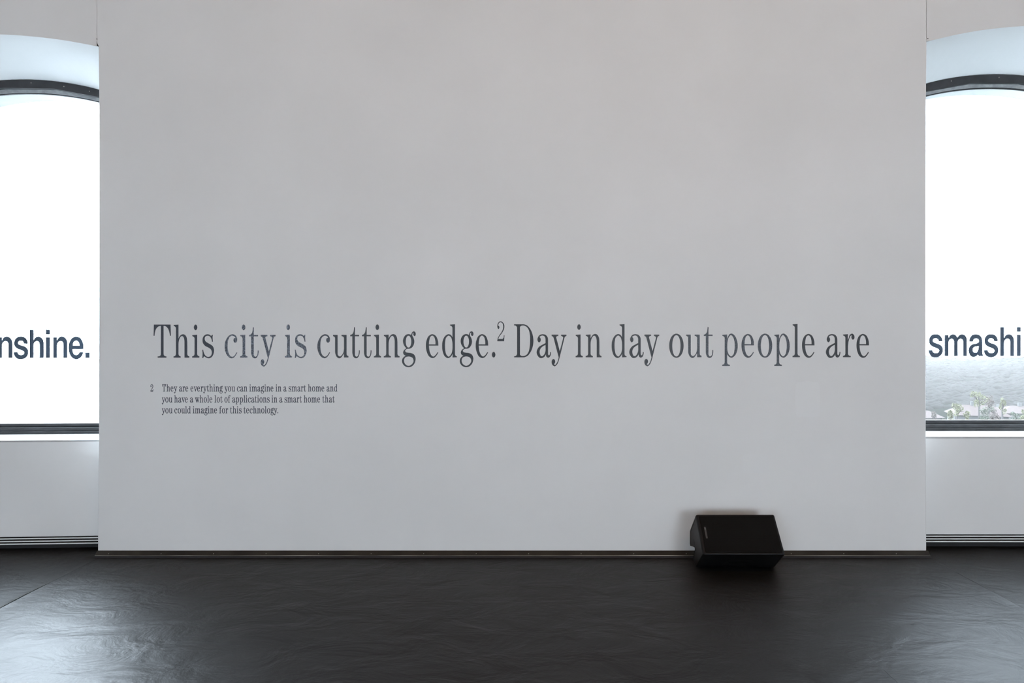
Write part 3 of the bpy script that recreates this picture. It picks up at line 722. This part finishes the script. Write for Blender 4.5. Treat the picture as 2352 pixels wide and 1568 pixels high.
# grille in the front panel, standing 4 mm proud with a shadow gap round it
p0, p9 = Vector((0, *prof[0])), Vector((0, *prof[9]))
u = (p0 - p9).normalized(); nrm = Vector((0, -u.z, u.y)); Lf = (p0 - p9).length
def face_panel(x0, x1, s0, s1, h0, h1, bev=0.003):
    bm = bmesh.new(); vs = box(bm, x0, x1, 0, 1, 0, 1)
    for v in bm.verts:
        s = s0 if v.co.z < 0.5 else s1; h = h1 if v.co.y < 0.5 else h0
        c = p9 + u * s + nrm * h; v.co = Vector((v.co.x, c.y, c.z))
    if bev: bevel(bm, bev, 2)
    return bm
obj('grille', face_panel(-hw + 0.016, hw - 0.012, 0.012, Lf - 0.012, -0.004, 0.0045), M_GRILLE, spk)
def on_face(px, py):
    # pixel -> face parameters
    r = P(px, py, 1.0) - Vector((0, -DIST, EYE)); o = Vector((0, -DIST, EYE)) - Vector(spk.location)
    t = (p9 + nrm * 0.0045 - o).dot(nrm) / r.dot(nrm); q = o + r * t; return q.x, (q - p9).dot(u)
xa_, sa_ = on_face(1620.5, 1211); xb_, sb_ = on_face(1623.5, 1236)
bd = obj('badge', face_panel(xb_ - 0.005, xb_ + 0.006, sb_, sa_ + 0.004, 0.004, 0.0062, 0.001), M_BADGE, spk)
tag(bd, label='small grey badge')
obj('badge_mark', face_panel(xb_ - 0.003, xb_ + 0.004, sa_ - 0.016, sa_ - 0.002, 0.006, 0.0072, 0.0006), M_BADGE2, bd)
# pocket handle in the lower long side
pf, pb = Vector((0, *prof[8])), Vector((0, *prof[9]))
u2 = (pb - pf).normalized(); n2 = Vector((0, -u2.z, u2.y)); n2 = n2 if n2.z < 0 else -n2; L2 = (pb - pf).length
bm = bmesh.new(); n_ = 28; ring = []
for rr, hh in ((1.0, 0.0012), (0.93, 0.0025), (0.84, 0.0012), (0.78, 0.0008)):
    ring.append([bm.verts.new(pf + u2 * (L2 * 0.5 + 0.035 * rr * math.copysign(abs(math.sin(2*PI*i/n_))**0.6, math.sin(2*PI*i/n_))) + n2 * hh + Vector((0.085 * rr * math.copysign(abs(math.cos(2*PI*i/n_))**0.6, math.cos(2*PI*i/n_)), 0, 0))) for i in range(n_)])
for a, c in zip(ring, ring[1:]):
    for i in range(n_): bm.faces.new((a[i], a[(i+1) % n_], c[(i+1) % n_], c[i]))
bm.faces.new(ring[-1])
obj('side_handle', bm, M_CAB, spk, smooth=True)
# raised dark wedge, painted shade of the handle recess in the visible end
bm = bmesh.new(); tri = [loc(4.337, .160), loc(4.400, .112), loc(4.322, .130)]
vs = [bm.verts.new((-hw - 0.0022, y, z)) for y, z in tri] + [bm.verts.new((-hw + 0.006, y, z)) for y, z in tri]
for f in ((0, 1, 2), (5, 4, 3), (0, 3, 4, 1), (1, 4, 5, 2), (2, 5, 3, 0)): bm.faces.new([vs[i] for i in f])
obj('handle_shade', bm, M_GASKET, spk)
# moulded rim round the visible end
for s, xx in ((-1, -hw), (1, hw)):
    bm = bmesh.new(); outp = []; inp = []
    for y, z in prof:
        outp.append(((cy + (y - cy) * 0.955), (cz + (z - cz) * 0.955))); inp.append(((cy + (y - cy) * 0.88), (cz + (z - cz) * 0.88)))
    x_ = xx + s * 0.0016
    va = [bm.verts.new((xx + s * 0.0002, y, max(z, .004))) for y, z in outp]; vb = [bm.verts.new((x_, cy + (y - cy) * 0.985, max(.006, cz + (z - cz) * 0.985))) for y, z in outp]
    vc = [bm.verts.new((x_, y, z)) for y, z in inp]; vd = [bm.verts.new((xx + s * 0.0002, cy + (y - cy) * 0.985, cz + (z - cz) * 0.985)) for y, z in inp]
    for A_, B_ in ((va, vb), (vb, vc), (vc, vd)):
        for i in range(m): bm.faces.new((A_[i], A_[(i+1) % m], B_[(i+1) % m], B_[i]))
    obj('end_rim', bm, M_CAB, spk)

# ------------------------------------------------------------------ outside: land below the building
def land_setup(t, b):
    g = N(t, 'ShaderNodeNewGeometry'); sx = N(t, 'ShaderNodeSeparateXYZ'); t.links.new(g.outputs['Position'], sx.inputs[0])
    n = N(t, 'ShaderNodeTexNoise'); n.inputs['Scale'].default_value = 0.02; n.inputs['Detail'].default_value = 7
    t.links.new(g.outputs['Position'], n.inputs['Vector'])
    r = N(t, 'ShaderNodeValToRGB'); r.color_ramp.elements[0].position = 0.35; r.color_ramp.elements[1].position = 0.7
    r.color_ramp.elements[0].color = (0.0049, 0.0065, 0.0054, 1); r.color_ramp.elements[1].color = (0.0081, 0.0097, 0.0076, 1)
    t.links.new(n.outputs['Fac'], r.inputs[0])
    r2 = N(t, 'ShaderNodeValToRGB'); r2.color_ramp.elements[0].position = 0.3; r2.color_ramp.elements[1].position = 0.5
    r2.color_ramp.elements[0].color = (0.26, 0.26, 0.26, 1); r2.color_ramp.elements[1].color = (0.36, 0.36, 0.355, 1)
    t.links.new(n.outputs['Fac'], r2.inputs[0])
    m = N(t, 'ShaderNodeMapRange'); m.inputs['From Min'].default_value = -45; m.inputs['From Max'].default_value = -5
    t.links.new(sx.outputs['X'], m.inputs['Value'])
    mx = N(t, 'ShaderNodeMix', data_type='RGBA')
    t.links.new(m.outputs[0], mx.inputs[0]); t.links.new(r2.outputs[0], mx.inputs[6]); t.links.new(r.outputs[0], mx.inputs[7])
    t.links.new(mx.outputs[2], b.inputs['Base Color'])
M_LAND = mat('hazy_land', (0.1, 0.12, 0.12), 1.0, spec=0.0, setup=land_setup)
def hgt(x, y):
    r = math.hypot(x, y)
    h = -27 + 1.2 * noise.noise(Vector((x * 0.012, y * 0.012, 0)))
    if r > 260:
        k = min(1, (r - 260) / 500)
        h += k * (7.5 + (2.6 * noise.noise(Vector((x * 0.006, y * 0.006, 3))) + 2.2 * noise.noise(Vector((x * 0.03, y * 0.03, 5)))))
        if x > 0: h += k * 5.0 * max(0.0, min(1.0, (x / max(y, 1) - 0.66) / 0.10)) * (1 + 0.5 * noise.noise(Vector((x * 0.02, 1, 5))))
    return h
V = []; Fc = []
rs = [2, 30, 80, 130, 180, 230] + [260 + 12 * i for i in range(42)] + [780, 900]
na = 220
for r in rs:
    for i in range(na + 1):
        a = -PI * 0.08 + PI * 1.16 * i / na
        x, y = r * math.cos(a), r * math.sin(a) + 1
        z = hgt(x, y) if r < 770 else (-24 if r < 800 else -60)
        if 260 < r < 770: z += 1.6 * abs(noise.noise(Vector((x * 0.09, y * 0.09, 0))))
        V.append((x, y, z))
for j in range(len(rs) - 1):
    for i in range(na):
        a = j * (na + 1) + i; Fc.append((a, a + 1, a + na + 2, a + na + 1))
land = struct(obj('ground', (V, [], Fc), M_LAND, smooth=True))

# houses below the right-hand window
M_HWALL = mat('pale_house_wall', (0.06, 0.06, 0.06), 0.9, spec=0.1, setup=lambda t, b: noisebump(t, b, 3, 0.2, 0.02))
def roof_setup(t, b): colnoise(t, b, (0.044, 0.034, 0.033), (0.055, 0.044, 0.042), 1.5, 5)
M_ROOF = mat('faded_roof_tiles', (0.13, 0.118, 0.122), 0.9, spec=0.1, setup=roof_setup)
M_HWIN = mat('house_window', (0.012, 0.014, 0.018), 0.4)
def house(cx, D, w_, dpt, zb, ze, zr, rz, label):
    h = empty('house', ((cx - CX) / F * D, D - DIST, zb), rz)
    tag(h, label, 'house', 'houses below the right window')
    H, Rg = ze - zb, zr - zb
    bm = bmesh.new(); box(bm, -w_/2, w_/2, -dpt/2, dpt/2, 0, H)
    obj('wall', bm, M_HWALL, h)
    bm = bmesh.new(); o_ = 0.7
    a = [(-w_/2 - o_, -dpt/2 - o_, H - 0.15), (w_/2 + o_, -dpt/2 - o_, H - 0.15), (w_/2 + o_, dpt/2 + o_, H - 0.15), (-w_/2 - o_, dpt/2 + o_, H - 0.15)]
    rg = [(-w_/2 + w_*0.22, 0, Rg), (w_/2 - w_*0.22, 0, Rg)]
    vs = [bm.verts.new(p) for p in a + rg]
    for f in ((0, 1, 5, 4), (2, 3, 4, 5), (1, 2, 5), (3, 0, 4), (3, 2, 1, 0)): bm.faces.new([vs[i] for i in f])
    rf = obj('roof', bm, M_ROOF, h)
    bm = bmesh.new(); box(bm, -w_*0.12, -w_*0.05, -0.4, 0.4, Rg - 1.2, Rg + 0.9); obj('chimney', bm, M_HWALL, rf)
    for k in range(3):
        x = -w_/2 + w_ * (k + 0.5) / 3
        bm = bmesh.new(); box(bm, x - 0.6, x + 0.6, -dpt/2 - 0.06, -dpt/2 + 0.02, H - 2.6, H - 1.1); obj('window', bm, M_HWIN, h)
        bm = bmesh.new(); box(bm, x - 0.6, x + 0.6, -dpt/2 - 0.06, -dpt/2 + 0.02, H - 5.6, H - 4.1); obj('window', bm, M_HWIN, h)
def zpx(y, D): return EYE - (y - CY) / F * D
house(2119, 205, 7.2, 7, zpx(990, 205), zpx(955, 205), zpx(943, 205), 0.1, 'pinkish-roofed pale house at the left edge of the right window view')
house(2244, 172, 11.5, 8, zpx(1010, 172), zpx(949, 172), zpx(930, 172), -0.35, 'wide pale house with hipped pink roof behind yellow-green trees')
house(2352, 200, 13.0, 8, zpx(1000, 200), zpx(945, 200), zpx(932, 200), -0.25, 'pale house with low pink roof at the right edge of the picture')
house(2297, 224, 10.0, 7, zpx(986, 224), zpx(946, 224), zpx(934, 224), 0.3, 'pale house between the wide house and the right edge, half hidden by trees')

# trees
M_LEAF = {k: mat('leaves_' + k, c, 0.9, spec=0.05) for k, c in dict(yellow=(0.098, 0.098, 0.064), green=(0.062, 0.069, 0.055), russet=(0.078, 0.067, 0.062), blue=(0.0058, 0.0055, 0.0050), pale=(0.022, 0.024, 0.026)).items()}
M_BARK = mat('grey_bark', (0.06, 0.056, 0.056), 0.9, spec=0.05)
def tree(px, ytop, D, wpx, ybot, kind, label, seed, group, dens=520):
    rng = random.Random(seed)
    x = (px - CX) / F * D; zt = zpx(ytop, D); rad = wpx / F * D / 2; zb = -27.5; zc0 = zpx(ybot, D)
    t = empty('tree', (x, D - DIST, zb)); tag(t, label, 'tree', group)
    hgt_ = zt - zb; cz = (zt + zc0) / 2 - zb; rz_ = (zt - zc0) / 2
    blobs = [(rng.uniform(-.6, .6) * rad, rng.uniform(-.6, .6) * rad, cz + rng.uniform(-.75, .8) * rz_, rng.uniform(.25, .5)) for _ in range(11)]
    V = []; Fc = []
    for _ in range(dens):
        bx, by, bz, br = rng.choice(blobs); d = Vector((rng.gauss(0, 1), rng.gauss(0, 1), rng.gauss(0, 1))).normalized() * rng.uniform(.6, 1)
        c = Vector((bx + d.x * br * rad, by + d.y * br * rad, bz + d.z * br * rz_))
        a = Vector((rng.gauss(0, 1), rng.gauss(0, 1), rng.gauss(0, 1))).normalized(); b_ = a.cross(Vector((rng.gauss(0, 1), rng.gauss(0, 1), rng.gauss(0, 1)))).normalized()
        s = rng.uniform(.09, .20); i = len(V)
        V += [c - a * s, c + b_ * s * .7, c + a * s, c - b_ * s * .7]; Fc.append((i, i+1, i+2, i+3))
    obj('crown', (V, [], Fc), M_LEAF[kind], t)
    bm = bmesh.new()
    def limb(p, q, r0, r1):
        d = (q - p).normalized(); s = d.orthogonal().normalized(); v = d.cross(s); A = []; B = []
        for i in range(6):
            a = 2 * PI * i / 6; o_ = s * math.cos(a) + v * math.sin(a); A.append(bm.verts.new(p + o_ * r0)); B.append(bm.verts.new(q + o_ * r1))
        for i in range(6): bm.faces.new((A[i], A[(i+1) % 6], B[(i+1) % 6], B[i]))
    fork = Vector((0, 0, max(1.5, cz - rz_ * .6)))
    limb(Vector((0, 0, 0)), fork, .28, .2)
    for b_ in blobs: limb(fork, Vector(b_[:3]), .11, .03)
    obj('trunk', bm, M_BARK, t)
RG = 'trees among the houses below the right window'
for a in [
 (2249, 897, 147, 42, 935, 'yellow', 'tallest yellow-green tree in front of the wide pink-roofed house', 1),
 (2272, 902, 153, 30, 945, 'russet', 'thin brownish tree just right of the tallest yellow-green tree', 2),
 (2302, 914, 156, 18, 950, 'yellow', 'slim tree with a bright yellow-green tip right of the wide house', 3),
 (2198, 926, 150, 26, 958, 'yellow', 'yellowish tree left of the wide pink-roofed house', 4),
 (2183, 943, 160, 14, 965, 'yellow', 'small yellow-green tree left of the yellowish tree', 5),
 (2146, 944, 186, 12, 965, 'russet', 'small reddish tree right of the leftmost house', 6),
 (2262, 930, 137, 34, 968, 'green', 'grey-green tree before the right half of the wide house', 7),
 (2285, 938, 142, 26, 968, 'russet', 'brownish leafy tree between the two right-hand houses', 8),
 (2334, 944, 160, 30, 970, 'green', 'grey-green tree before the house at the right edge', 9),
 (2352, 940, 150, 18, 970, 'yellow', 'yellow-green tree cut by the right edge of the picture', 10),
 (2222, 944, 143, 20, 970, 'yellow', 'low yellow-green tree before the left half of the wide house', 11),
]: tree(*a, RG)
LG = 'pale hazy trees far below the left window'
for a in [
 (14, 936, 300, 46, 962, 'pale', 'widest pale tree clump at the left edge of the left window view', 21),
 (62, 946, 300, 26, 966, 'pale', 'second pale hazy tree from the left edge in the left window', 22),
 (150, 952, 300, 16, 966, 'pale', 'small pale hazy tree in the middle of the left window view', 23),
 (192, 957, 300, 14, 970, 'pale', 'small rounded pale tree nearest the white pier in the left window', 24),
]: tree(*a, LG, 260)
# wooded slope beyond the houses: canopy nobody could count
rng = random.Random(77); V = []; Fc = []
ico = bmesh.new(); bmesh.ops.create_icosphere(ico, subdivisions=1, radius=1); iv = [v.co.copy() for v in ico.verts]; ifc = [[v.index for v in f.verts] for f in ico.faces]; ico.free()
for _ in range(5200):
    r = rng.uniform(300, 760); a = math.radians(rng.uniform(42, 64)); x, y = r * math.cos(a), r * math.sin(a)
    z = hgt(x, y + 1); s = rng.uniform(2.2, 4.8); sz = s * rng.uniform(.45, .7); b0 = len(V)
    for v in iv:
        k = 1 + 0.25 * noise.noise(v * 2 + Vector((x, y, 0))); V.append((x + v.x * s * k, y + v.y * s * k, z - sz * 0.25 + v.z * sz * k))
    Fc += [[i + b0 for i in f] for f in ifc]
wd = obj('woodland', (V, [], Fc), M_LEAF['blue'], smooth=True)
tag(wd, 'hazy blue-green wooded slope beyond the houses seen through the right window', 'woodland', kind='stuff')

# haze lying over the valley
bm = bmesh.new(); box(bm, -880, 880, 60, 880, -75, 70)
hz = obj('haze', bm, None); tag(hz, 'thin white haze over the valley beyond the windows', 'haze', kind='stuff')
hm = bpy.data.materials.new('valley_haze'); hm.use_nodes = True; t = hm.node_tree; t.nodes.clear()
vs_ = N(t, 'ShaderNodeVolumeScatter'); vs_.inputs['Density'].default_value = 0.00019; vs_.inputs['Color'].default_value = (1.0, 0.95, 0.92, 1)
ho = N(t, 'ShaderNodeOutputMaterial'); t.links.new(vs_.outputs[0], ho.inputs['Volume'])
hz.data.materials.append(hm)
